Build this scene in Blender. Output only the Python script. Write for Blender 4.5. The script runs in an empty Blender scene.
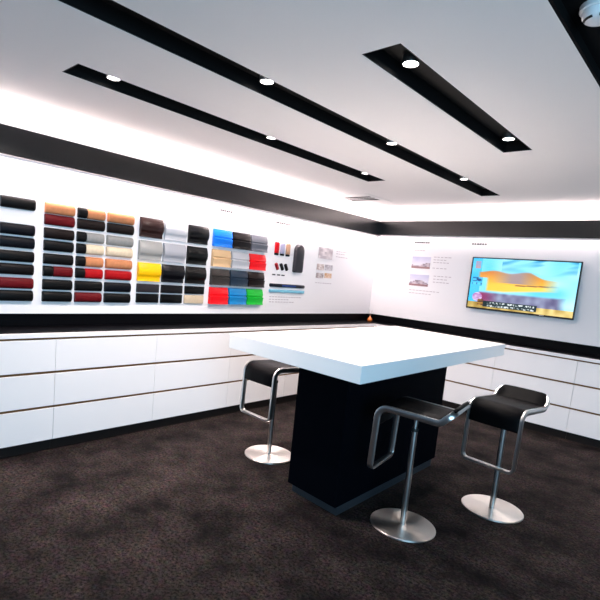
import bpy, bmesh, math, random
from mathutils import Vector, Matrix
random.seed(7)
scene = bpy.context.scene
COL = scene.collection
PI = math.pi

# ------------------------------------------------------------------ helpers
def lin(c):
    c = c / 255.0
    return c / 12.92 if c <= 0.04045 else ((c + 0.055) / 1.055) ** 2.4
def rgb(r, g, b):
    return (lin(r), lin(g), lin(b), 1.0)

def mat(name, col, rough=0.5, metal=0.0, coat=0.0, spec=0.5, bump=0.0, bscale=200.0, var=0.0, vscale=8.0):
    m = bpy.data.materials.new(name); m.use_nodes = True
    nt = m.node_tree; b = nt.nodes['Principled BSDF']
    b.inputs['Base Color'].default_value = col
    b.inputs['Roughness'].default_value = rough
    b.inputs['Metallic'].default_value = metal
    b.inputs['Coat Weight'].default_value = coat
    b.inputs['Coat Roughness'].default_value = 0.05
    b.inputs['Specular IOR Level'].default_value = spec
    tc = nt.nodes.new('ShaderNodeTexCoord')
    if bump:
        n = nt.nodes.new('ShaderNodeTexNoise'); n.inputs['Scale'].default_value = bscale
        nt.links.new(tc.outputs['Object'], n.inputs['Vector'])
        bp = nt.nodes.new('ShaderNodeBump'); bp.inputs['Strength'].default_value = bump; bp.inputs['Distance'].default_value = 0.002
        nt.links.new(n.outputs['Fac'], bp.inputs['Height']); nt.links.new(bp.outputs['Normal'], b.inputs['Normal'])
    if var:
        n2 = nt.nodes.new('ShaderNodeTexNoise'); n2.inputs['Scale'].default_value = vscale
        nt.links.new(tc.outputs['Object'], n2.inputs['Vector'])
        hv = nt.nodes.new('ShaderNodeMix'); hv.data_type = 'RGBA'
        hv.inputs[6].default_value = tuple(c * (1 - var) for c in col[:3]) + (1,)
        hv.inputs[7].default_value = tuple(min(1, c * (1 + var)) for c in col[:3]) + (1,)
        nt.links.new(n2.outputs['Fac'], hv.inputs[0]); nt.links.new(hv.outputs[2], b.inputs['Base Color'])
    return m

def emat(name, col, s):
    m = bpy.data.materials.new(name); m.use_nodes = True
    b = m.node_tree.nodes['Principled BSDF']
    b.inputs['Base Color'].default_value = (0.8, 0.8, 0.8, 1)
    b.inputs['Emission Color'].default_value = col
    b.inputs['Emission Strength'].default_value = s
    return m

def bm_box(bm, x0, x1, y0, y1, z0, z1, bev=0.0):
    t = bmesh.new()
    bmesh.ops.create_cube(t, size=1.0)
    for v in t.verts:
        v.co = Vector(((x0 + x1) / 2 + v.co.x * (x1 - x0), (y0 + y1) / 2 + v.co.y * (y1 - y0), (z0 + z1) / 2 + v.co.z * (z1 - z0)))
    if bev:
        bmesh.ops.bevel(t, geom=t.edges[:], offset=bev, segments=2, affect='EDGES', profile=0.5)
    merge(bm, t)
def merge(bm, t):
    vm = {}
    for v in t.verts: vm[v] = bm.verts.new(v.co)
    for f in t.faces:
        try: bm.faces.new([vm[v] for v in f.verts])
        except ValueError: pass
    t.free()
def bm_prism(bm, poly, z0, z1, bev=0.0):
    t = bmesh.new()
    lo = [t.verts.new((p[0], p[1], z0)) for p in poly]; hi = [t.verts.new((p[0], p[1], z1)) for p in poly]
    n = len(poly)
    t.faces.new(lo[::-1]); t.faces.new(hi)
    for i in range(n): t.faces.new((lo[i], lo[(i + 1) % n], hi[(i + 1) % n], hi[i]))
    if bev: bmesh.ops.bevel(t, geom=t.edges[:], offset=bev, segments=2, affect='EDGES', profile=0.5)
    merge(bm, t)
def bm_lathe(bm, prof, n=40, cx=0, cy=0):
    """prof: (radius, z) from bottom to top"""
    rings = []
    for r, z in prof:
        if r < 1e-6: rings.append([bm.verts.new((cx, cy, z))])
        else: rings.append([bm.verts.new((cx + r * math.cos(2 * PI * k / n), cy + r * math.sin(2 * PI * k / n), z)) for k in range(n)])
    for a, b in zip(rings[:-1], rings[1:]):
        for k in range(n):
            k2 = (k + 1) % n
            if len(a) == 1 and len(b) == 1: continue
            if len(a) == 1: bm.faces.new((a[0], b[k2], b[k]))
            elif len(b) == 1: bm.faces.new((a[k], a[k2], b[0]))
            else: bm.faces.new((a[k], a[k2], b[k2], b[k]))
def obj(name, bm, m, parent=None, smooth=False, mats=None):
    me = bpy.data.meshes.new(name)
    bmesh.ops.recalc_face_normals(bm, faces=bm.faces[:])
    bm.to_mesh(me); bm.free()
    for mm in (mats or [m]): me.materials.append(mm)
    if smooth:
        for p in me.polygons: p.use_smooth = True
        try: me.set_sharp_from_angle(angle=math.radians(38))
        except Exception: pass
    o = bpy.data.objects.new(name, me); COL.objects.link(o)
    if parent: o.parent = parent
    return o
def tag(o, label, cat, group=None, kind=None):
    o['label'] = label; o['category'] = cat
    if group: o['group'] = group
    if kind: o['kind'] = kind
    return o
def thing(name, label, cat, loc=(0, 0, 0), rz=0, group=None):
    o = bpy.data.objects.new(name, None); COL.objects.link(o)
    o.empty_display_size = 0.1
    o.location = loc; o.rotation_euler = (0, 0, rz)
    return tag(o, label, cat, group)
def struct(name, bm, m, label, cat):
    o = obj(name, bm, m); o['kind'] = 'structure'
    o['label'] = label; o['category'] = cat
    return o
def box_obj(name, m, parent, *a, bev=0.0):
    bm = bmesh.new(); bm_box(bm, *a, bev=bev); return obj(name, bm, m, parent)

# ------------------------------------------------------------------ materials
M = {}
M['wall'] = mat('white_wall_paint', rgb(236, 232, 232), 0.6, bump=0.05, bscale=300)
M['board'] = mat('white_board', rgb(240, 236, 236), 0.45, bump=0.03, bscale=120)
M['ceiling'] = mat('white_ceiling_paint', rgb(238, 234, 232), 0.85, bump=0.08, bscale=250)
M['blackceil'] = mat('black_ceiling_paint', (0.0015, 0.0015, 0.0018, 1), 0.9, spec=0.1)
M['slot'] = mat('black_trough_paint', (0.0025, 0.0022, 0.0025, 1), 0.6, spec=0.2)
M['fascia'] = mat('dark_satin_fascia', rgb(4, 4, 6), 0.25, spec=0.9)
M['backsplash'] = mat('black_backsplash', rgb(3, 3, 6), 0.4, spec=0.12)
M['blacktop'] = mat('black_glossy_worktop', rgb(5, 5, 8), 0.4, spec=0.06)
M['whitelac'] = mat('white_lacquer', rgb(238, 234, 233), 0.35, spec=0.4)
M['carcass'] = mat('dark_carcass', rgb(40, 34, 30), 0.6)
M['bronze'] = mat('bronze_grip_rail', rgb(128, 92, 60), 0.4, metal=0.6)
M['plinth'] = mat('dark_plinth', rgb(40, 34, 32), 0.35, metal=0.3)
M['tabletop'] = mat('white_solid_surface', rgb(244, 243, 242), 0.28, spec=0.5)
M['column'] = mat('black_gloss_panel', (0.0012, 0.0018, 0.0035, 1), 0.6, spec=0.012)
M['steel_plinth'] = mat('brushed_steel_plinth', rgb(84, 92, 100), 0.4, metal=0.8)
M['chrome'] = mat('satin_chrome', rgb(214, 212, 210), 0.28, metal=1.0)
M['leather'] = mat('black_leather', (0.0015, 0.0015, 0.002, 1), 0.45, spec=0.07, bump=0.25, bscale=260)
M['plastic'] = mat('white_plastic', rgb(232, 234, 236), 0.4)
M['darkslot'] = mat('dark_slot', (0.004, 0.004, 0.004, 1), 0.7)
M['bezel'] = mat('black_bezel', (0.006, 0.006, 0.007, 1), 0.25)
M['print'] = mat('grey_print', rgb(52, 46, 52), 0.6)
M['lightprint'] = mat('pale_grey_print', rgb(190, 178, 182), 0.6)
M['louvre'] = mat('dark_louvre', (.0004, .0003, .0002, 1), 0.9, spec=0.0)
M['glow'] = emat('lamp_glow', (1.0, 0.95, 0.9, 1), 14.0)

def steel_base():
    m = mat('brushed_steel_disc', rgb(226, 220, 214), 0.4, metal=1.0)
    nt = m.node_tree; b = nt.nodes['Principled BSDF']
    b.inputs['Anisotropic'].default_value = 0.8; b.inputs['Anisotropic Rotation'].default_value = 0.25
    tg = nt.nodes.new('ShaderNodeTangent'); tg.direction_type = 'RADIAL'; tg.axis = 'Z'
    nt.links.new(tg.outputs['Tangent'], b.inputs['Tangent'])
    return m
M['disc'] = steel_base()

def carpet():
    m = bpy.data.materials.new('carpet'); m.use_nodes = True
    nt = m.node_tree; b = nt.nodes['Principled BSDF']; L = nt.links
    tc = nt.nodes.new('ShaderNodeTexCoord')
    n1 = nt.nodes.new('ShaderNodeTexNoise'); n1.inputs['Scale'].default_value = 3.2; n1.inputs['Detail'].default_value = 6; n1.inputs['Roughness'].default_value = 0.62
    n2 = nt.nodes.new('ShaderNodeTexNoise'); n2.inputs['Scale'].default_value = 62; n2.inputs['Detail'].default_value = 5; n2.inputs['Roughness'].default_value = 0.8
    n3 = nt.nodes.new('ShaderNodeTexNoise'); n3.inputs['Scale'].default_value = 26; n3.inputs['Detail'].default_value = 2
    for n in (n1, n2, n3): L.new(tc.outputs['Object'], n.inputs['Vector'])
    r1 = nt.nodes.new('ShaderNodeValToRGB')
    r1.color_ramp.elements[0].position = 0.33; r1.color_ramp.elements[0].color = rgb(10, 8, 9)
    r1.color_ramp.elements[1].position = 0.68; r1.color_ramp.elements[1].color = rgb(52, 45, 43)
    L.new(n1.outputs['Fac'], r1.inputs['Fac'])
    r2 = nt.nodes.new('ShaderNodeValToRGB')
    r2.color_ramp.elements[0].position = 0.40; r2.color_ramp.elements[0].color = (0.12, 0.12, 0.12, 1)
    r2.color_ramp.elements[1].position = 0.62; r2.color_ramp.elements[1].color = (2.1, 2.0, 2.0, 1)
    L.new(n2.outputs['Fac'], r2.inputs['Fac'])
    mx = nt.nodes.new('ShaderNodeMix'); mx.data_type = 'RGBA'; mx.blend_type = 'MULTIPLY'; mx.inputs[0].default_value = 1.0
    L.new(r1.outputs['Color'], mx.inputs[6]); L.new(r2.outputs['Color'], mx.inputs[7])
    mv = nt.nodes.new('ShaderNodeMix'); mv.data_type = 'RGBA'; mv.blend_type = 'OVERLAY'; mv.inputs[0].default_value = 0.5
    L.new(mx.outputs[2], mv.inputs[6]); L.new(n3.outputs['Color'], mv.inputs[7])
    L.new(mv.outputs[2], b.inputs['Base Color'])
    b.inputs['Roughness'].default_value = 0.95; b.inputs['Specular IOR Level'].default_value = 0.1
    bp = nt.nodes.new('ShaderNodeBump'); bp.inputs['Strength'].default_value = 0.4; bp.inputs['Distance'].default_value = 0.003
    L.new(n2.outputs['Fac'], bp.inputs['Height']); L.new(bp.outputs['Normal'], b.inputs['Normal'])
    return m
M['carpet'] = carpet()

# ------------------------------------------------------------------ room
XF, YF = -3.56, 5.876               # cabinet fronts
XP, YP = XF - 0.33, YF + 0.33       # faces of the white display boards
XB, YB = XF - 0.25, YF + 0.25       # faces of the dark fascia
XW, YW = XF - 0.40, YF + 0.40       # walls
ZC = 2.50
Y0, X1 = -2.6, 2.6                  # how far the room runs towards the viewer

bm = bmesh.new(); bm_box(bm, XW, X1, Y0, YW, -0.05, 0.0)
struct('floor', bm, M['carpet'], 'dark mottled brown grey carpet floor', 'floor')
bm = bmesh.new(); bm_box(bm, XW - 0.1, XW, Y0, YW + 0.1, 0, 2.75)
struct('wall_left', bm, M['wall'], 'white left wall behind the display board', 'wall')
bm = bmesh.new(); bm_box(bm, XW, X1, YW, YW + 0.1, 0, 2.75)
struct('wall_back', bm, M['wall'], 'white wall behind the television', 'wall')

# ceiling with three sunk troughs cut out of it
SLOTS = [(-2.914, -2.706, 1.19, 4.345), (-2.145, -1.945, 0.35, 5.375), (-1.378, -1.182, 1.888, 3.742)]
CE = -0.618                          # edge of the white ceiling
bm = bmesh.new()
xs = [XW]
for s in SLOTS: xs += [s[0], s[1]]
xs.append(CE)
for i in range(len(xs) - 1):
    a, b_ = xs[i], xs[i + 1]
    if i % 2 == 0: bm_box(bm, a, b_, Y0, YW, ZC, ZC + 0.1)
    else:
        s = SLOTS[i // 2]
        bm_box(bm, a, b_, Y0, s[2], ZC, ZC + 0.1); bm_box(bm, a, b_, s[3], YW, ZC, ZC + 0.1)
struct('ceiling', bm, M['ceiling'], 'white ceiling cut by three black troughs', 'ceiling')
bm = bmesh.new(); bm_box(bm, CE, X1, Y0, YW, ZC + 0.04, ZC + 0.14)
bm_box(bm, CE, CE + 0.012, Y0, YW, ZC, ZC + 0.04)
struct('ceiling_black', bm, M['blackceil'], 'black ceiling strip at the right carrying the smoke detector', 'ceiling')
for i, s in enumerate(SLOTS):
    bm = bmesh.new(); t = 0.006; h = 0.075
    x0, x1, y0, y1 = s[0] + 0.001, s[1] - 0.001, s[2] + 0.001, s[3] - 0.001
    bm_box(bm, x0, x1, y0, y1, ZC + h, ZC + h + t)
    bm_box(bm, x0, x0 + t, y0, y1, ZC + .001, ZC + h); bm_box(bm, x1 - t, x1, y0, y1, ZC + .001, ZC + h)
    bm_box(bm, x0, x1, y0, y0 + t, ZC + .001, ZC + h); bm_box(bm, x0, x1, y1 - t, y1, ZC + .001, ZC + h)
    struct('trim_%d' % (i + 1), bm, M['slot'],
           ['long black lighting trough in the ceiling nearest the sample wall', 'longest black lighting trough running down the middle of the ceiling',
            'short wide black lighting trough above the table at the right'][i], 'ceiling trough')

# dark fascia with light coves above and below
FZ0, FZ1 = 2.138, 2.335
bm = bmesh.new()
bm_box(bm, XB - 0.02, XB, Y0, YB + 0.02, FZ0, FZ1)
bm_box(bm, XW, XB - 0.02, Y0, YW, 2.225, 2.245)
struct('trim_4', bm, M['fascia'], 'dark satin fascia band along the top of the left wall', 'fascia')
bm = bmesh.new()
bm_box(bm, XB, X1, YB, YB + 0.02, FZ0 + .014, FZ1 + .006)
bm_box(bm, XB, X1, YB + 0.02, YW, 2.225, 2.245)
struct('trim_5', bm, M['fascia'], 'dark satin fascia band above the television wall', 'fascia')

# black backsplash under the boards
bm = bmesh.new(); bm_box(bm, XW, XW + 0.045, 0.0, YW - 0.045, 0.9055, 1.007)
struct('trim_6', bm, M['backsplash'], 'black backsplash strip under the left sample board', 'backsplash')
bm = bmesh.new(); bm_box(bm, XW + .046, X1, YW - 0.045, YW, 0.9055, 1.007)
struct('trim_7', bm, M['backsplash'], 'black backsplash strip under the television board', 'backsplash')

# ------------------------------------------------------------------ colour painted flat pictures (prints, screen)
def painted(name, parent, origin, du, dv, nu, nv, fn, emit=0.0, thick=None, rough=0.5):
    me = bpy.data.meshes.new(name); V = []; F = []
    for j in range(nv + 1):
        for i in range(nu + 1):
            V.append(Vector(origin) + Vector(du) * (i / nu) + Vector(dv) * (j / nv))
    for j in range(nv):
        for i in range(nu):
            a = j * (nu + 1) + i; F.append((a, a + nu + 1, a + nu + 2, a + 1))
    nfront = len(F)
    if thick:                                   # a real sheet: back and rim
        n = len(V); T = Vector(thick)
        c = [0, nu, (nu + 1) * (nv + 1) - 1, (nu + 1) * nv]
        V += [V[k] + T for k in c]
        F.append((n, n + 1, n + 2, n + 3))
        top = list(range(0, nu + 1)); right = [nu + j * (nu + 1) for j in range(nv + 1)]
        bot = [(nu + 1) * nv + i for i in range(nu, -1, -1)]; left = [j * (nu + 1) for j in range(nv, -1, -1)]
        F.append(tuple(top) + (n + 1, n)); F.append(tuple(right) + (n + 2, n + 1)); F.append(tuple(bot) + (n + 3, n + 2)); F.append(tuple(left) + (n, n + 3))
    me.from_pydata([tuple(v) for v in V], [], F)
    ca = me.color_attributes.new('picture', 'FLOAT_COLOR', 'CORNER')
    k = 0
    for fi, f in enumerate(F):
        if fi < nfront:
            i, j = fi % nu, fi // nu
            c = rgb(*fn((i + .5) / nu, (j + .5) / nv))
        else: c = (0.6, 0.6, 0.6, 1)
        for _ in f:
            ca.data[k].color = c; k += 1
    m = bpy.data.materials.new(name + '_picture'); m.use_nodes = True
    nt = m.node_tree; b = nt.nodes['Principled BSDF']
    at = nt.nodes.new('ShaderNodeVertexColor'); at.layer_name = 'picture'
    if emit:
        b.inputs['Base Color'].default_value = (0.01, 0.01, 0.01, 1)
        nt.links.new(at.outputs['Color'], b.inputs['Emission Color']); b.inputs['Emission Strength'].default_value = emit
    else: nt.links.new(at.outputs['Color'], b.inputs['Base Color'])
    b.inputs['Roughness'].default_value = rough
    me.materials.append(m)
    o = bpy.data.objects.new(name, me); COL.objects.link(o)
    if parent: o.parent = parent
    return o

def lerp(a, b, t):
    t = max(0, min(1, t)); return tuple(a[i] + (b[i] - a[i]) * t for i in range(3))
def hsh(i, j): return (math.sin(i * 127.1 + j * 311.7) * 43758.5453) % 1.0
def vn(x, y):
    i, j = math.floor(x), math.floor(y); fx, fy = x - i, y - j
    fx = fx * fx * (3 - 2 * fx); fy = fy * fy * (3 - 2 * fy)
    a = hsh(i, j) + (hsh(i + 1, j) - hsh(i, j)) * fx; b = hsh(i, j + 1) + (hsh(i + 1, j + 1) - hsh(i, j + 1)) * fx
    return a + (b - a) * fy

# ------------------------------------------------------------------ display boards
bl = thing('display_board', 'long white display board carrying colour samples on the left wall', 'display board', (XP, 2.6, 1.007))
bl_loc = Vector((XP, 2.6, 1.007))
bm = bmesh.new(); bm_box(bm, -0.065, 0, Y0 - 2.6, YW - 2.6 - .001, 0.0, 1.21)
obj('panel', bm, M['board'], bl)
def rows_of_words(bm, axis, a0, a1, z, h, face, n, off, gap=0.35):
    """small printed words: short raised bars in a row; axis 'y' on the left board, 'x' on the other"""
    w = (a1 - a0) / n
    for k in range(n):
        s = a0 + k * w; e = s + w * (1 - gap * (0.5 + random.random() * .6))
        if axis == 'y': bm_box(bm, off, off + face, s, e, z, z + h)
        else: bm_box(bm, s, e, off - face, off, z, z + h)
LB = lambda y, z: (y - 2.6, z - 1.007)
for (ya, yb, z, n) in [(3.218, 3.394, 2.055, 6), (4.05, 4.305, 2.045, 8)]:
    bm = bmesh.new(); a, zz = LB(ya, z); b_, _ = LB(yb, z)
    rows_of_words(bm, 'y', a, b_, zz, 0.022, 0.0012, n, 0.0, .3); obj('heading', bm, M['print'], bl)
for (ya, yb, z, n) in [(3.24, 3.30, 1.965, 2), (1.49, 1.55, 1.945, 2), (4.05, 4.36, 1.94, 6), (4.88, 5.16, 1.935, 6), (4.05, 4.62, 1.20, 12), (4.05, 4.4, 1.17, 7), (4.05, 4.5, 1.14, 9), (4.87, 5.22, 1.40, 7), (5.25, 5.5, 1.83, 5), (5.25, 5.46, 1.80, 4), (5.25, 5.52, 1.76, 5)]:
    bm = bmesh.new(); a, zz = LB(ya, z); b_, _ = LB(yb, z)
    rows_of_words(bm, 'y', a, b_, zz, 0.009, 0.001, n, 0.0); obj('caption', bm, M['lightprint'], bl)
dp = mat('dark_print', rgb(40, 36, 38), .6)
for k, y in enumerate((4.062, 4.145, 4.222)):
    bm = bmesh.new(); a, zz = LB(y, 1.455); bm_box(bm, 0, .0015, a, a + .055, zz, zz + .014); obj('caption', bm, dp, bl)
def ph_noise(c1, c2, s):
    def f(u, v): return lerp(c1, c2, vn(u * 7 + s, v * 5 + s * 3) * 1.3 - .15)
    return f
for (y0, y1, z0, z1, c1, c2) in [(4.873, 5.168, 1.716, 1.856, (170, 158, 162), (226, 216, 216)), (4.865, 5.015, 1.567, 1.646, (172, 150, 142), (232, 220, 216)),
                             (5.034, 5.195, 1.572, 1.646, (160, 150, 152), (220, 212, 214)), (4.865, 5.02, 1.466, 1.532, (150, 132, 128), (216, 204, 200)),
                             (5.04, 5.191, 1.473, 1.537, (206, 150, 96), (232, 208, 190))]:
    a, zz = LB(y0, z1)
    painted('photo_print', bl, (.003, a, zz), (0, y1 - y0, 0), (0, 0, z0 - z1), 14, 8, ph_noise(c1, c2, y0 * 9 + z0), thick=(-.003, 0, 0))

br = thing('display_board', 'white display board holding the television on the far wall', 'display board', (-1.5, YP, 1.012))
bm = bmesh.new(); bm_box(bm, XP + 1.5 + .001, X1 + 1.5, 0, 0.065, 0.0, 1.20)
obj('panel', bm, M['board'], br)
RB = lambda x, z: (x + 1.5, z - 1.012)
for (xa, xb, z, n) in [(-3.29, -3.07, 2.058, 7), (-2.508, -2.317, 2.058, 6)]:
    bm = bmesh.new(); a, zz = RB(xa, z); b_, _ = RB(xb, z)
    rows_of_words(bm, 'x', a, b_, zz, 0.02, 0.0012, n, 0.0, .3); obj('heading', bm, M['print'], br)
for (xa, xb, z, n) in [(-3.28, -3.12, 1.955, 4), (-2.99, -2.74, 1.876, 5), (-2.99, -2.80, 1.84, 4), (-2.99, -2.76, 1.805, 5), (-2.99, -2.78, 1.73, 4), (-2.96, -2.70, 1.625, 5), (-2.96, -2.76, 1.585, 4), (-2.96, -2.73, 1.545, 5), (-3.29, -2.84, 1.415, 9), (-3.29, -2.95, 1.375, 7)]:
    bm = bmesh.new(); a, zz = RB(xa, z); b_, _ = RB(xb, z)
    rows_of_words(bm, 'x', a, b_, zz, 0.009, 0.001, n, 0.0); obj('caption', bm, M['lightprint'], br)
def bldg(s):
    def f(u, v):
        hz = .62 + .16 * math.sin(u * 5 + s)
        if v > .86: return (150, 112, 112) if s < 1 else (150, 108, 110)
        if v > hz: return lerp((120, 104, 118), (206, 190, 196), vn(u * 9 + s, v * 9))
        return lerp((186, 184, 214), (228, 222, 232), v * 1.2 + vn(u * 4, v * 4 + s) * .4)
    return f
for i, (x0, x1, z0, z1) in enumerate([(-3.298, -3.028, 1.718, 1.876), (-3.303, -3.023, 1.48, 1.636)]):
    a, zz = RB(x0, z1)
    painted('photo_print', br, (a, -.003, zz), (x1 - x0, 0, 0), (0, 0, z0 - z1), 20, 12, bldg(i * 2.2), thick=(0, .003, 0))

# ------------------------------------------------------------------ television
TVX0, TVX1, TVZ0, TVZ1 = -2.45, -1.26, 1.265, 1.9035
tv = thing('television', 'flat wall television showing an orange shape on a blue sky', 'television', ((TVX0 + TVX1) / 2, YP, (TVZ0 + TVZ1) / 2))
w2, h2 = (TVX1 - TVX0) / 2, (TVZ1 - TVZ0) / 2
bm = bmesh.new()
bz = 0.013
bm_box(bm, -w2, w2, -.058, -.03, h2 - bz, h2, bev=.002); bm_box(bm, -w2, w2, -.058, -.03, -h2, -h2 + bz * 1.5, bev=.002)
bm_box(bm, -w2, -w2 + bz, -.058, -.03, -h2 + bz * 1.5, h2 - bz); bm_box(bm, w2 - bz, w2, -.058, -.03, -h2 + bz * 1.5, h2 - bz)
obj('bezel', bm, M['bezel'], tv)
bm = bmesh.new(); bm_box(bm, -w2 + .004, w2 - .004, -.046, -.028, -h2 + .004, h2 - .004); bm_box(bm, -w2 * .6, w2 * .6, -.028, -.0005, -h2 * .6, h2 * .6, bev=.006)
obj('back_housing', bm, M['bezel'], tv)
bm = bmesh.new()
bm_box(bm, w2 * .42, w2 * .50, -.0595, -.0585, -h2 + .006, -h2 + .013)
obj('indicator', bm, M['chrome'], tv)
def screen(u, v):
    n = vn(u * 6, v * 5); n2 = vn(u * 22 + 4, v * 9 + 3); n3 = vn(u * 40, v * 40)
    c = lerp((70, 196, 240), (190, 240, 252), n * .8 + v * .35)
    if v < .3 and .3 < u < .98:
        d = vn(u * 9 + v * 14, v * 10 - u * 3)
        c = lerp(c, (40, 140, 190), (d - .42) * 2.2 * (1 - v / .3))
    if u < .1: c = lerp(c, (20, 170, 235), .6)
    if .03 < u < .085 and .06 < v < .2: c = lerp((190, 140, 140), (120, 150, 190), n2)
    # orange body: blunt at the left, tapering to a point at the right
    top = .24 + .02 * math.sin(u * 20) + max(0, u - .58) * .55
    bot = .66 - max(0, u - .35) * .18
    tip = .86
    lft = .07 if v < .38 else .16
    if lft < u < tip and top < v < bot:
        c2 = lerp((200, 120, 50), (252, 196, 70), (v - .28) * 3.6 + n * .25)
        if v < .47: c2 = lerp(c2, (160, 140, 140), (1 - abs(u - .45) / .24) * 1.2)
        if v > .5: c2 = lerp(c2, (255, 220, 110), (u - .3) * 1.5)
        fade = min(1, (u - lft) / .03, (tip - u) / .16, (v - top) / .03, (bot - v) / .04)
        if u > .45 and abs(v - (.5 - (u - .45) * .08)) < .012: c2 = (150, 110, 70)
        c = lerp(c, c2, fade)
    if .02 < u < .125 and .38 < v < .56:
        c = (70, 190, 240)
        if v < .47: c = lerp((70, 190, 240), (14, 70, 130), (vn(u * 70, v * 30) - .3) * 2.2)
        if .49 < v < .53: c = lerp((90, 200, 240), (20, 80, 140), (vn(u * 120, 5) - .3) * 2)
    if .66 < v < .88 and .1 < u < .93:
        c2 = lerp((96, 92, 128), (150, 158, 186), n2)
        if u < .3: c2 = lerp((150, 40, 90), c2, (u - .1) / .2)
        c = lerp(c, c2, min(1, (v - .66) / .04, (.93 - u) / .08))
    if ((u - .09) / .05) ** 2 + ((v - .78) / .09) ** 2 < 1: c = lerp((230, 220, 240), (150, 80, 160), n3)
    if v > .88: c = lerp((150, 120, 50), (246, 224, 150), n2 * .7 + max(0, u - .5) * .9)
    if .16 < u < .68 and .85 < v < .97:
        c = (22, 40, 44)
        line = .865 < v < .90 or .925 < v < .955
        if line and .2 < u < .66: c = lerp(c, (226, 234, 236), (vn(u * 120, v * 40) - .3) * 2.4)
    if .1 < u < .16 and .82 < v < .95: c = lerp((70, 40, 40), (220, 170, 60), n3)
    return c
painted('screen', tv, (-w2 + bz, -.0555, h2 - bz), (2 * (w2 - bz), 0, 0), (0, 0, -(2 * h2 - 2.5 * bz)), 220, 118, screen, emit=0.55, rough=.15)

# ------------------------------------------------------------------ cabinets
ZR = [(0.092, 0.338), (0.357, 0.601), (0.620, 0.856)]     # drawer fronts
GR = [(0.338, 0.357), (0.601, 0.620), (0.856, 0.871)]     # grip rails above each
def cabinet(label, loc, rz, w, depth=0.36):
    """local: front faces +x, runs along +y from 0 to w"""
    t = thing('drawer_cabinet', label, 'cabinet', loc, rz, 'white drawer cabinets')
    bm = bmesh.new(); bm_box(bm, -depth, -0.024, 0.001, w - .001, 0.085, 0.869); obj('carcass', bm, M['carcass'], t)
    for z0, z1 in ZR:
        bm = bmesh.new(); bm_box(bm, -0.021, 0, 0.0012, w - .0012, z0, z1, bev=.0015); obj('drawer', bm, M['whitelac'], t)
    for z0, z1 in GR:
        bm = bmesh.new(); bm_box(bm, -0.0235, -0.008, 0.0005, w - .0005, z0 + .001, z1 - .001); obj('grip_rail', bm, M['bronze'], t)
    bm = bmesh.new(); bm_box(bm, -depth, -0.045, 0.0005, w - .0005, 0.0, 0.0845); obj('plinth', bm, M['plinth'], t)
    return t
ys = [0.618 + 0.867 * k for k in range(6)] + [5.872]
LLAB = ['three drawer white cabinet at the left edge of the photo under the black sample pads',
        'second white drawer cabinet from the left edge, under the tan and crimson sample pads',
        'third white drawer cabinet from the left edge, under the yellow paint panel',
        'white drawer cabinet behind the corner of the tabletop, left of the left stool',
        'white drawer cabinet seen through the frame of the left stool',
        'white drawer cabinet on the left run closest to the room corner']
for k in range(6):
    cabinet(LLAB[k], (XF, ys[k], 0), 0, ys[k + 1] - ys[k] if k < 5 else ys[6] - ys[5])
xsr = [-3.555, -2.74, -1.92, -1.10, -0.28]
RLAB = ['white drawer cabinet on the television wall next to the room corner, mostly behind the table',
        'white drawer cabinet below the printed photos, right of the black table column',
        'white drawer cabinet directly below the television, behind the right stool',
        'white drawer cabinet at the right edge of the photo']
for k in range(4):
    # rotated so the front faces -y: local +x -> -y, local +y -> +x
    cabinet(RLAB[k], (xsr[k], YF, 0), -PI / 2, xsr[k + 1] - xsr[k])

# continuous L-shaped worktop
wt = thing('worktop', 'continuous black worktop with a white front edge over the drawer cabinets', 'worktop', (XF, YF, 0.872))
def wp(p): return (p[0] - XF, p[1] - YF)
Lp = [(XF - .012, 0.618), (XF - .012, YF + .012), (-.28, YF + .012), (-.28, YW - .002), (XW + .002, YW - .002), (XW + .002, 0.618)]
bm = bmesh.new(); bm_prism(bm, [wp(p) for p in Lp], 0.0, 0.033); obj('top_surface', bm, M['blacktop'], wt)
Ep = [(XF + .004, 0.618), (XF + .004, YF - .004), (-.28, YF - .004), (-.28, YF + .0119), (XF - .0119, YF + .0119), (XF - .0119, 0.618)]
bm = bmesh.new(); bm_prism(bm, [wp(p) for p in Ep], 0.0, 0.0335, bev=.002); o = obj('front_edge', bm, M['whitelac'], wt); o['label'] = 'white front edge'

# ------------------------------------------------------------------ table
tb = thing('counter_table', 'large white topped bar table on a black column in the middle of the room', 'table', (-1.85, 3.25, 0))
TX, TY = -1.85, 3.25
cA, cB, cD = Vector((-2.415, 2.165)), Vector((-1.327, 2.112)), Vector((-1.377, 4.415))
cC = cA + (cD - cB)
bm = bmesh.new(); bm_prism(bm, [(p.x - TX, p.y - TY) for p in (cA, cB, cD, cC)], 0.962, 1.06, bev=.002)
obj('tabletop', bm, M['tabletop'], tb)
kA, kB, kD = Vector((-2.04, 2.475)), Vector((-1.61, 2.44)), Vector((-1.636, 3.893))
kC = kA + (kD - kB)
bm = bmesh.new(); bm_prism(bm, [(p.x - TX, p.y - TY) for p in (kA, kB, kD, kC)], 0.066, 0.9618, bev=.002)
obj('column', bm, M['column'], tb)
def inset(ps, d):
    c = sum(ps, Vector((0, 0))) / 4
    return [p + (c - p).normalized() * d for p in ps]
pin = inset([kA, kB, kD, kC], 0.04)
bm = bmesh.new(); bm_prism(bm, [(p.x - TX, p.y - TY) for p in pin], 0.0, 0.0655)
obj('plinth', bm, M['steel_plinth'], tb)
bm = bmesh.new(); bm_lathe(bm, [(0, 1.0601), (.05, 1.0601), (.05, 1.0612), (0, 1.0612)], 32, -0.02, -0.15)
obj('cable_grommet', bm, mat('pale_grommet', rgb(226, 216, 208), .5), tb)

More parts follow.
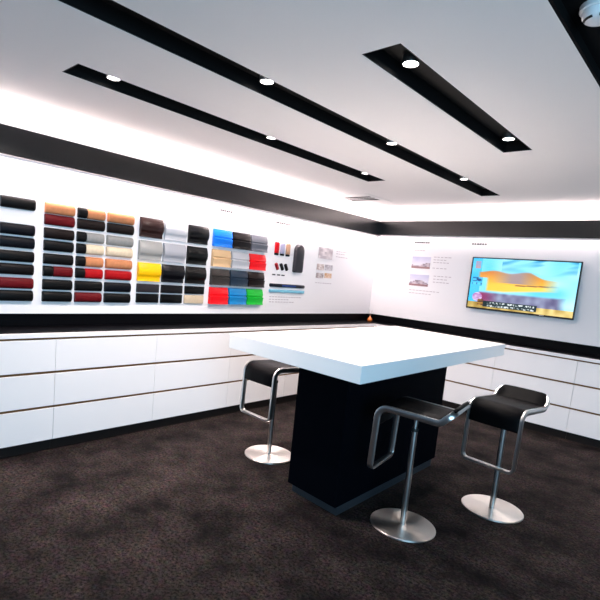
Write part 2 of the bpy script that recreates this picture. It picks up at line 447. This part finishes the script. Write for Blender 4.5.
# ------------------------------------------------------------------ bar stools
W, A_, B_, C_, LEG, DT, DL = 0.34, 0.179, 0.187, 0.254, 0.395, 0.058, 0.014
def fillet(pts, rad, n=8):
    out = [Vector(pts[0])]
    for i in range(1, len(pts) - 1):
        p0, p1, p2 = Vector(pts[i - 1]), Vector(pts[i]), Vector(pts[i + 1])
        d0 = (p0 - p1).normalized(); d1 = (p2 - p1).normalized()
        ang = d0.angle(d1); r = rad[i]
        t = r / math.tan(ang / 2)
        cen = p1 + (d0 + d1).normalized() * (r / math.sin(ang / 2))
        a = p1 + d0 * t - cen; b = p1 + d1 * t - cen
        full = a.angle(b)
        for k in range(n + 1):
            s = k / n
            out.append(cen + (a * math.sin((1 - s) * full) + b * math.sin(s * full)) / math.sin(full))
    out.append(Vector(pts[-1]))
    return out
def sweep_half(pts, n0, w_n, w_b):
    """sections (4-corner rounded bar) along pts with rotation minimising frame starting from normal n0"""
    secs = []; N = Vector(n0)
    for i, p in enumerate(pts):
        if i == 0: T = (pts[1] - pts[0]).normalized()
        elif i == len(pts) - 1: T = (pts[-1] - pts[-2]).normalized()
        else: T = ((pts[i + 1] - p).normalized() + (p - pts[i - 1]).normalized()).normalized()
        N = (N - T * N.dot(T)).normalized(); Bn = T.cross(N)
        r = 0.25
        ring = []
        for (sx, sy) in ((1, -.72), (1, .72), (.72, 1), (-.72, 1), (-1, .72), (-1, -.72), (-.72, -1), (.72, -1)):
            ring.append(p + N * (sx * w_n / 2) + Bn * (sy * w_b / 2))
        secs.append(ring)
    return secs
def loft(bm, secs, cap=True):
    rings = [[bm.verts.new(c) for c in s] for s in secs]
    n = len(rings[0])
    for a, b in zip(rings[:-1], rings[1:]):
        for k in range(n): bm.faces.new((a[k], a[(k + 1) % n], b[(k + 1) % n], b[k]))
    if cap: bm.faces.new(rings[0][::-1]); bm.faces.new(rings[-1])
def make_stool(label):
    t = thing('bar_stool', label, 'bar stool', (0, 0, 0), 0, 'black leather bar stools around the table')
    ZS = 0.757
    h = W / 2
    # frame: one bent flat bar running round footrest, legs, seat sides and backrest
    hp = [(A_ + .012, 0, ZS - LEG), (A_ + .012, h, ZS - LEG), (A_, h, ZS), (-B_, h, ZS - DL), (-C_, h, ZS + DT), (-C_, 0, ZS + DT)]
    path = fillet(hp, [0, .035, .062, .045, .05, 0])
    secs = sweep_half(path, (1, 0, 0), 0.037, 0.018)
    mir = [[Vector((c.x, -c.y, c.z)) for c in s] for s in secs]
    bm = bmesh.new(); loft(bm, secs); loft(bm, mir)
    obj('frame', bm, M['chrome'], t, smooth=True)
    # padded seat: runs from part way down the front, over the seat and up the back
    prof = fillet([(A_ + .0050, 0, ZS - .130), (A_ - .001, 0, ZS), (-B_, 0, ZS - DL), (-C_ - .012, 0, ZS + DT + .014)], [0, .062, .045, 0], 10)
    dense = [prof[0]]
    for a, b in zip(prof[:-1], prof[1:]):
        k = max(1, int((b - a).length / .007))
        for q in range(1, k + 1): dense.append(a + (b - a) * q / k)
    hw = h - .011
    secs = []
    run = [0.0]
    for a, b in zip(dense[:-1], dense[1:]): run.append(run[-1] + (b - a).length)
    for i, p in enumerate(dense):
        left = run[-1] - run[i]; rr = .042
        hw = h - .011 - (rr - math.sqrt(max(0, rr * rr - (rr - left) ** 2)) if left < rr else 0)
        if i == 0: T = dense[1] - dense[0]
        elif i == len(dense) - 1: T = dense[-1] - dense[-2]
        else: T = dense[i + 1] - dense[i - 1]
        T.normalize(); N = Vector((-T.z, 0, T.x))          # in-plane normal
        if i == 0: up0 = N
        th = 0.013 if 0 < i < len(dense) - 1 else 0.007
        e = 0.8 if 0 < i < len(dense) - 1 else 0.6
        ring = []
        for (s, q) in ((-1, -.5), (-.96, -e), (.96, -e), (1, -.5), (1, .5), (.96, e), (.4, 1), (-.4, 1), (-.96, e), (-1, .5)):
            ring.append(p + Vector((0, s * hw, 0)) - N * (q * th + .008))
        secs.append(ring)
    bm = bmesh.new(); loft(bm, secs)
    obj('seat_pad', bm, M['leather'], t, smooth=True)
    # underside plate and column
    bm = bmesh.new(); bm_box(bm, -.11, .11, -.075, .075, ZS - .026, ZS - .0145, bev=.003); bm_box(bm, -.012, .012, -h + .006, h - .006, ZS - .026, ZS - .016)
    obj('seat_bracket', bm, M['chrome'], t)
    bm = bmesh.new(); bm_lathe(bm, [(0, .60), (.0125, .60), (.0125, ZS - .0262), (0, ZS - .0262)], 24); obj('piston', bm, M['chrome'], t, smooth=True)
    bm = bmesh.new(); bm_lathe(bm, [(0, .612), (.0205, .612), (.0215, .614), (.0215, .628), (.0205, .63), (0, .63)], 24); obj('collar', bm, M['darkslot'], t, smooth=True)
    bm = bmesh.new(); bm_lathe(bm, [(0, .0135), (.0185, .0135), (.0185, .6118), (0, .6118)], 28); obj('pole', bm, M['chrome'], t, smooth=True)
    R0 = 0.20
    bm = bmesh.new(); bm_lathe(bm, [(0, 0), (R0 - .003, 0), (R0, .003), (R0, .0085), (R0 - .0035, .012), (.03, .0133), (0, .0134)], 72); obj('base', bm, M['disc'], t, smooth=True)
    return t
def copy_thing(src, label):
    r = src.copy(); COL.objects.link(r); r['label'] = label
    for ch in src.children:
        c = ch.copy(); COL.objects.link(c); c.parent = r
        for g in ch.children:
            d = g.copy(); COL.objects.link(d); d.parent = c
    return r
st = make_stool('black leather and chrome bar stool on the right, facing front with its low backrest showing')
st2 = copy_thing(st, 'black leather bar stool seen side on in front of the black table column')
st3 = copy_thing(st, 'black leather bar stool at the left, its seat tucked below the tabletop edge')
for o, (x, y, a) in zip((st, st2, st3), ((-1.009, 3.47, 264.9), (-1.292, 2.729, 188.2), (-2.575, 2.844, 267.0))):
    o.location = (x, y, 0); o.rotation_euler = (0, 0, math.radians(a))

# ------------------------------------------------------------------ samples on the left board
CLR = {}
def clr(kind, c):
    key = (kind, c)
    if key not in CLR:
        nm = '%s_%d_%d_%d' % ((kind,) + c)
        if kind == 'hide': CLR[key] = mat(nm, rgb(*c), 0.5, spec=0.15, bump=0.3, bscale=180, var=.18, vscale=30)
        else: CLR[key] = mat(nm, rgb(*c), 0.34, coat=0.05, spec=0.2)
    return CLR[key]
def pad_mesh(y0, y1, z0, z1, d=0.034):
    """rounded upholstered bar on the board, proud of it in +x"""
    bm = bmesh.new(); n = 10; zc = (z0 + z1) / 2; hh = (z1 - z0) / 2
    def ring(y, k):
        r = [Vector((0.0, y, zc - hh * k)), ]
        for i in range(1, n):
            a = -PI / 2 + PI * i / n
            r.append(Vector((d * k * abs(math.cos(a)) ** .6, y, zc + hh * k * math.copysign(abs(math.sin(a)) ** .85, math.sin(a)))))
        r.append(Vector((0.0, y, zc + hh * k)))
        return r
    e = 0.008
    loft(bm, [ring(y0, .86), ring(y0 + e * .4, .95), ring(y0 + e, 1), ring(y1 - e, 1), ring(y1 - e * .4, .95), ring(y1, .86)])
    return bm
def wave_mesh(y0, y1, z0, z1, prof):
    bm = bmesh.new(); secs = []
    th = .004
    for y in (y0, y0 + .002, y1 - .002, y1):
        k = 0 if y in (y0, y1) else 1
        f = [Vector((d - (0 if k else .001), y, z1 + (z0 - z1) * s)) for s, d in prof]
        bk = [Vector((0, y, z0)), Vector((0, y, z1))]
        secs.append(f + bk)
    loft(bm, secs); return bm
def spl(pts, n=5):
    out = []
    for i in range(len(pts) - 1):
        p0 = pts[max(0, i - 1)]; p1 = pts[i]; p2 = pts[i + 1]; p3 = pts[min(len(pts) - 1, i + 2)]
        for k in range(n):
            t = k / n
            out.append(tuple(.5 * (2 * p1[j] + (p2[j] - p0[j]) * t + (2 * p0[j] - 5 * p1[j] + 4 * p2[j] - p3[j]) * t * t + (3 * p1[j] - p0[j] - 3 * p2[j] + p3[j]) * t ** 3) for j in (0, 1)))
    return out + [pts[-1]]
PROF_C = spl([(0, .012), (.15, .026), (.4, .038), (.62, .034), (.76, .020), (.88, .017), (1, .021)])
PROF_D = spl([(0, .012), (.14, .022), (.3, .030), (.42, .034)]) + [(.46, .026), (.50, .026), (.535, .041)] + spl([(.56, .042), (.7, .038), (.85, .036), (1, .043)])
def sample(name, label, cat, group, y, z, bmesh_, material, part):
    t = thing(name, label, cat, (XP + .0005, y, z), 0, group)
    o = obj(part, bmesh_, material, t, smooth=True)
    return t
ORD = ['top', 'second', 'third', 'fourth', 'fifth', 'sixth', 'seventh', 'bottom']
ZP = [1.824, 1.738, 1.635, 1.54, 1.438, 1.342, 1.238, 1.144]     # row centres of the pads
HZ = .041
BK, BK2, NV, DBR, DR, RD, TAN, BEI, GRY = (6, 6, 7), (9, 6, 7), (5, 7, 16), (20, 11, 10), (92, 8, 16), (160, 8, 16), (190, 124, 84), (216, 196, 168), (140, 139, 136)
NAMES = {BK: 'black', BK2: 'brownish black', NV: 'navy black', DBR: 'dark brown', DR: 'dark red', RD: 'red', TAN: 'tan', BEI: 'beige', GRY: 'grey'}
COLS = [('far left pad column', 1.186, 1.424, [BK, None, NV, NV, BK, BK2, DR, BK]),
        ('first column of the wide pad block', 1.496, 1.724, [TAN, DR, DBR, BK, BK, (BK, DR), BK, BK]),
        ('centre column of the wide pad block', 1.752, 1.980, [(BK, TAN), DBR, (BK, GRY), (BK, BEI), (BK, TAN), (BK, RD), BK, DR]),
        ('last column of the wide pad block', 2.008, 2.250, [TAN, DBR, GRY, BEI, TAN, RD, NV, BK])]
for cname, y0, y1, cs in COLS:
    for r, c in enumerate(cs):
        if c is None: continue
        z = ZP[r]
        two = isinstance(c[0], tuple)
        nm = (NAMES[c[0]] + ' and ' + NAMES[c[1]]) if two else NAMES[c]
        t = thing('upholstery_sample', '%s pad, %s row of the %s' % (nm, ORD[r], cname), 'sample', (XP + .0005, y0, z), 0, 'upholstery sample pads on the left wall')
        wd = y1 - y0
        if two:
            cut = wd * .33
            a = obj('accent', pad_mesh(0, cut, -HZ, HZ), clr('hide', c[0]), t, smooth=True); a['label'] = 'black end of the pad'
            obj('pad', pad_mesh(cut, wd, -HZ, HZ), clr('hide', c[1]), t, smooth=True)
        else:
            obj('pad', pad_mesh(0, wd, -HZ, HZ), clr('hide', c), t, smooth=True)

PZ = [(1.698, 1.870), (1.496, 1.668), (1.306, 1.472), (1.110, 1.283)]
PC = [('first', 2.316, 2.548), ('second', 2.572, 2.814), ('third', 2.842, 3.078)]
CC = [[('dark brown', (44, 24, 22)), ('white', (200, 199, 203)), ('blue black', (4, 6, 10))],
      [('silver grey', (158, 156, 152)), ('pale silver', (166, 166, 172)), ('green black', (4, 7, 8))],
      [('yellow', (250, 188, 8)), ('navy black', (4, 5, 12)), ('jet black', (4, 4, 5))]]
for r in range(3):
    for c in range(3):
        nm, col = CC[r][c]; _, y0, y1 = PC[c]; z0, z1 = PZ[r]
        sample('paint_sample', '%s curved paint panel, %s row of the paint block next to the pads' % (nm, ORD[r]), 'sample', 'curved paint sample panels',
               y0, (z0 + z1) / 2, wave_mesh(0, y1 - y0, -(z1 - z0) / 2, (z1 - z0) / 2, PROF_C), clr('paint', col), 'panel')
HALF = [[('dark grey', (44, 40, 44)), ('charcoal', (18, 16, 18)), ('glossy black', (6, 6, 7))], [('black', (3, 3, 4)), ('black', (3, 3, 4)), ('beige', (206, 184, 156))]]
for r in range(2):
    z0, z1 = ((1.204, 1.281), (1.110, 1.192))[r]
    for c in range(3):
        nm, col = HALF[r][c]; _, y0, y1 = PC[c]
        bm = bmesh.new(); bm_box(bm, 0, .018, 0, y1 - y0, -(z1 - z0) / 2, (z1 - z0) / 2, bev=.004)
        sample('trim_sample', '%s flat trim sample under the %s panel, %s of two' % (nm, ('yellow', 'navy black', 'jet black')[c], ('upper', 'lower')[r]), 'sample', 'flat trim samples',
               y0, (z0 + z1) / 2, bm, clr('paint' if (r == 0 or c < 2) else 'hide', col), 'plate')
PD = [(3.149, 3.390), (3.408, 3.655), (3.671, 3.913)]
CD = [[('bright blue', (20, 120, 226)), ('brown black', (22, 17, 18)), ('silver', (104, 106, 114))],
      [('sand beige', (208, 172, 130)), ('silver white', (180, 180, 184)), ('bright red', (232, 16, 28))],
      [('bronze grey', (52, 47, 44)), ('slate blue', (34, 50, 66)), ('dark chocolate', (22, 9, 9))],
      [('signal red', (238, 18, 30)), ('sky blue', (24, 126, 186)), ('green', (22, 180, 52))]]
for r in range(4):
    for c in range(3):
        nm, col = CD[r][c]; y0, y1 = PD[c]; z0, z1 = PZ[r]
        sample('paint_sample', '%s creased paint panel, %s row of the block with green' % (nm, ('top', 'second', 'third', 'bottom')[r]), 'sample', 'creased paint sample panels',
               y0, (z0 + z1) / 2, wave_mesh(0, y1 - y0, -(z1 - z0) / 2, (z1 - z0) / 2, PROF_D), clr('paint', col), 'panel')

# small accessories right of the blocks
def capsule(w, h, d, k=1.0, n=9, kb=None):
    """upright rounded pill standing proud of the board: centre at 0; k, kb flatten the top and bottom rounding"""
    kb = k if kb is None else kb
    bm = bmesh.new(); rings = []; out = []
    r = w / 2
    def corner(cy, cz, rr, a0):
        for i in range(n + 1):
            a = a0 + PI / 2 * i / n
            out.append((cy + rr * math.cos(a), cz + rr * math.sin(a)))
    rt, rb = r * k, r * kb
    corner(r - rt, h / 2 - rt, rt, 0); corner(-(r - rt), h / 2 - rt, rt, PI / 2)
    corner(-(r - rb), -h / 2 + rb, rb, PI); corner(r - rb, -h / 2 + rb, rb, 1.5 * PI)
    for s, dd in ((1, 0), (1, d * .55), (.88, d * .85), (.6, d)):
        e = r * (1 - s)
        rings.append([Vector((dd, y * (r - e) / r, z * (h / 2 - e) / (h / 2))) for y, z in out])
    loft(bm, rings); return bm
for y, nm, c in ((4.098, 'red', (200, 16, 30)), (4.194, 'lavender silver', (176, 172, 198)), (4.290, 'tan', (196, 152, 124))):
    t = thing('cap_sample', 'small %s rounded cap sample with a dark foot, left of the tall grey shell' % nm, 'sample', (XP + .0005, y, 1.772), 0, 'small cap samples')
    obj('cap', capsule(.064, .125, .02, .45, kb=.15), clr('paint', c), t, smooth=True)
    bm = capsule(.062, .022, .018, .2, kb=.28); bmesh.ops.translate(bm, vec=(0, 0, -.0738), verts=bm.verts[:])
    o = obj('foot', bm, clr('paint', BK), t, smooth=True); o['label'] = 'dark foot'
for y, nm, c in ((4.122, 'red', (150, 12, 26)), (4.206, 'black', (10, 9, 10)), (4.282, 'brown black', (20, 13, 13))):
    bm = capsule(.036, .085, .022, .5)
    bmesh.ops.rotate(bm, cent=(0, 0, 0), matrix=Matrix.Rotation(math.radians(30), 3, 'X'), verts=bm.verts[:])
    sample('key_sample', 'small %s slanted key shaped sample below the rounded cap samples' % nm, 'sample', 'small slanted key samples', y, 1.558, bm, clr('paint', c), 'cover')
t = thing('shell_sample', 'tall dark grey rounded shell sample right of the small caps', 'sample', (XP + .0005, 4.482, 1.676))
obj('shell', capsule(.155, .335, .05, .95, 12, kb=.25), clr('paint', (54, 52, 56)), t, smooth=True)
t = thing('strip_sample', 'dark navy trim strip sample with a bright blue middle', 'sample', (XP + .0005, 4.03, 1.340), 0, 'trim strip samples')
bm = capsule(.04, .62, .02, .8); bmesh.ops.rotate(bm, cent=(0, 0, 0), matrix=Matrix.Rotation(PI / 2, 3, 'X'), verts=bm.verts[:]); bmesh.ops.translate(bm, vec=(0, .31, 0), verts=bm.verts[:])
obj('strip', bm, clr('paint', (10, 16, 30)), t, smooth=True)
bm = bmesh.new(); bm_box(bm, .0201, .0215, .2, .45, -.010, .010, bev=.0005); o = obj('insert', bm, clr('paint', (20, 56, 120)), t); o['label'] = 'blue middle insert'
t = thing('strip_sample', 'pale blue trim strip sample under the navy strip', 'sample', (XP + .0005, 4.025, 1.276), 0, 'trim strip samples')
bm = bmesh.new(); bm_box(bm, 0, .02, 0, .625, -.018, .018, bev=.006); obj('strip', bm, clr('paint', (120, 184, 206)), t, smooth=True)

# small orange ornament in the corner of the worktop
t = thing('ornament', 'tiny orange ornament with thin stalks on the worktop in the room corner', 'ornament', (-3.79, 6.09, 0.906))
bm = bmesh.new(); bm_lathe(bm, [(0, 0), (.026, 0), (.036, .014), (.037, .03), (.026, .048), (.012, .06), (.009, .072), (0, .074)], 24)
obj('pot', bm, mat('orange_glaze', rgb(226, 120, 44), .3, coat=.5), t, smooth=True)
for s, dx in ((1, .02), (-1, -.018)):
    bm = bmesh.new(); loft(bm, [[Vector((dx * q + .0018 * math.cos(a), dx * q * .7 + .0018 * math.sin(a), 0.068 + .10 * q)) for a in (0, 1.57, 3.14, 4.71)] for q in (0, .3, .6, 1)])
    obj('stalk', bm, mat('stalk', rgb(200, 170, 150), .6), t)

# ------------------------------------------------------------------ ceiling fittings
LPOS = [(-2.812, 1.45), (-2.812, 2.79), (-2.812, 4.13), (-2.045, 1.955), (-2.045, 3.31), (-2.045, 4.66), (-1.28, 2.155), (-1.28, 3.535)]
LL = ['ceiling downlight nearest the viewer in the trough beside the sample wall', 'middle ceiling downlight in the trough beside the sample wall', 'ceiling downlight at the far end of the trough beside the sample wall',
      'nearest ceiling downlight in the long middle trough', 'second ceiling downlight in the long middle trough', 'farthest ceiling downlight in the long middle trough',
      'bright near ceiling downlight in the short right trough', 'far ceiling downlight in the short right trough']
first = None
for (x, y), lb in zip(LPOS, LL):
    if first is None:
        first = thing('downlight', lb, 'downlight', (x, y, ZC + .03), 0, 'downlights in the ceiling troughs')
        bm = bmesh.new(); bm_lathe(bm, [(.034, .012), (.036, .001), (.039, 0), (.041, .004), (.041, .0445), (0, .0445)], 32); obj('housing', bm, M['chrome'], first, smooth=True)
        bm = bmesh.new(); bm_lathe(bm, [(0, .006), (.0335, .008), (.0335, .014), (0, .014)], 28); obj('lamp', bm, M['glow'], first, smooth=True)
    else:
        d = copy_thing(first, lb); d.location = (x, y, ZC + .03)
LE = [86, 58, 24, 16, 42, 26, 7, 24]
for i, (x, y) in enumerate(LPOS):
    ld = bpy.data.lights.new('downlight_or_fill_beam', 'SPOT'); ld.energy = LE[i]; ld.spot_size = math.radians(150); ld.spot_blend = 1.0; ld.shadow_soft_size = .04
    ld.color = (1.0, .87, .81)
    lo = bpy.data.objects.new('downlight_or_fill_beam', ld); COL.objects.link(lo); lo.location = (x, y, ZC + .028)

# two unseen fill spots added wide of the frame to brighten the right cabinets
for x, y in ((-.05, 4.6), (1.1, 4.6)):
    ld = bpy.data.lights.new('downlight_or_fill_beam', 'SPOT'); ld.energy = 32; ld.spot_size = math.radians(120); ld.spot_blend = .8; ld.shadow_soft_size = .04
    ld.color = (1.0, .9, .87)
    lo = bpy.data.objects.new('downlight_or_fill_beam', ld); COL.objects.link(lo); lo.location = (x, y, ZC)

# smoke detector
t = thing('smoke_detector', 'round white smoke detector on the black ceiling strip at top right', 'smoke detector', (-.503, 2.085, ZC + .04))
bm = bmesh.new(); bm_lathe(bm, [(0, -.022), (.062, -.022), (.066, -.018), (.066, -.0002), (0, -.0002)], 40); obj('base', bm, M['plastic'], t, smooth=True)
bm = bmesh.new(); bm_lathe(bm, [(0, -.056), (.03, -.056), (.045, -.052), (.055, -.04), (.058, -.0225), (0, -.0225)], 40); obj('head', bm, M['plastic'], t, smooth=True)
for k in range(4):
    a0 = k * PI / 2 + .2
    bm = bmesh.new()
    pts = [(a0 + q * 1.1 / 8) for q in range(9)]
    loft(bm, [[Vector((r * math.cos(a), r * math.sin(a), z)) for r, z in ((.044, -.0545), (.0505, -.0495), (.048, -.0465), (.042, -.051))] for a in pts])
    obj('slot', bm, M['darkslot'], t)

# ceiling air diffuser
t = thing('air_vent', 'square white ceiling air vent with dark slats near the room corner', 'air vent', (-3.57, 5.20, ZC - .0005))
bm = bmesh.new(); o_, ix, iy = .28, .21, .13
for a in ((-o_, o_, -o_, -iy), (-o_, o_, iy, o_), (-o_, -ix, -iy, iy), (ix, o_, -iy, iy)): bm_box(bm, *a, -.006, 0)
obj('frame', bm, M['ceiling'], t)
bm = bmesh.new(); bm_box(bm, -ix, ix, -iy, iy, -.002, -.0002); obj('backing', bm, M['louvre'], t)
for y in (-.042, .042):
    bm = bmesh.new(); bm_box(bm, -ix, ix, y - .009, y + .009, -.0055, -.0022); obj('slat', bm, M['ceiling'], t)

# ------------------------------------------------------------------ lights
def area(name, loc, rot, sx, sy, e, col):
    ld = bpy.data.lights.new(name, 'AREA'); ld.shape = 'RECTANGLE'; ld.size = sx; ld.size_y = sy; ld.energy = e; ld.color = col
    lo = bpy.data.objects.new(name, ld); COL.objects.link(lo); lo.location = loc; lo.rotation_euler = rot
    return lo
def aim(d):
    return Vector(d).to_track_quat('-Z', 'Y').to_euler()
PINK = (1.0, .84, .82)
LY = (YB + .3) / 2; LLN = YB - .3 - .05
LX = (XB - .1) / 2; LXN = -.1 - XB - .05
def strip(name, loc, d, along, length, e):
    z = -Vector(d).normalized(); x = Vector(along); y = z.cross(x)
    m3 = Matrix((x, y, z)).transposed()
    a = area(name, loc, m3.to_euler(), length, .02, e, PINK)
COVE_DN, COVE_UP = 4.6, 1.7      # watts per metre
strip('cove_light_down_left', (XB - .044, LY, 2.150), (.55, 0, -1), (0, 1, 0), LLN, COVE_DN * LLN)
strip('cove_light_up_left', (XB - .045, LY, FZ1 - .006), (.25, 0, 1), (0, 1, 0), LLN, COVE_UP * LLN)
strip('cove_light_down_back', (LX, YB + .044, 2.164), (0, -.55, -1), (1, 0, 0), LXN, COVE_DN * .3 * LXN)
strip('cove_light_up_back', (LX, YB + .045, FZ1), (0, -.25, 1), (1, 0, 0), LXN, COVE_UP * 1.6 * LXN)
# daylight from the open shop front behind the viewer
area('daylight', (2.55, -.75, 1.35), aim((-1, .8, 0)), 3.2, 2.2, 98, (.40, .73, 1.0))

w = bpy.data.worlds.new('world'); scene.world = w; w.use_nodes = True
bg = w.node_tree.nodes['Background']; bg.inputs['Color'].default_value = (.55, .72, 1.0, 1); bg.inputs['Strength'].default_value = .06

# ------------------------------------------------------------------ camera
cd = bpy.data.cameras.new('camera'); cam = bpy.data.objects.new('camera', cd); COL.objects.link(cam)
Rr = Vector((0.715937, 0.692279, 0.090472)); Rd = Vector((0.149937, -0.025895, -0.988356)); Rf = Vector((-0.681875, 0.721166, -0.122337))
m3 = Matrix((Rr, -Rd, -Rf)).transposed()
cam.matrix_world = Matrix.Translation((0, 0, 1.5)) @ m3.to_4x4()
cd.sensor_fit = 'HORIZONTAL'; cd.sensor_width = 36.0; cd.lens = 484.181 / 600 * 36
cd.shift_x = (300 - 270) / 600; cd.shift_y = (330.81 - 300) / 600
cd.clip_start = 0.05
scene.camera = cam

vs = scene.view_settings
vs.view_transform = 'Standard'; vs.look = 'None'; vs.gamma = 1.0; vs.use_curve_mapping = False; vs.exposure = 1.3
try:
    scene.cycles.max_bounces = 10; scene.cycles.diffuse_bounces = 6
    scene.cycles.use_denoising = True
except Exception: pass
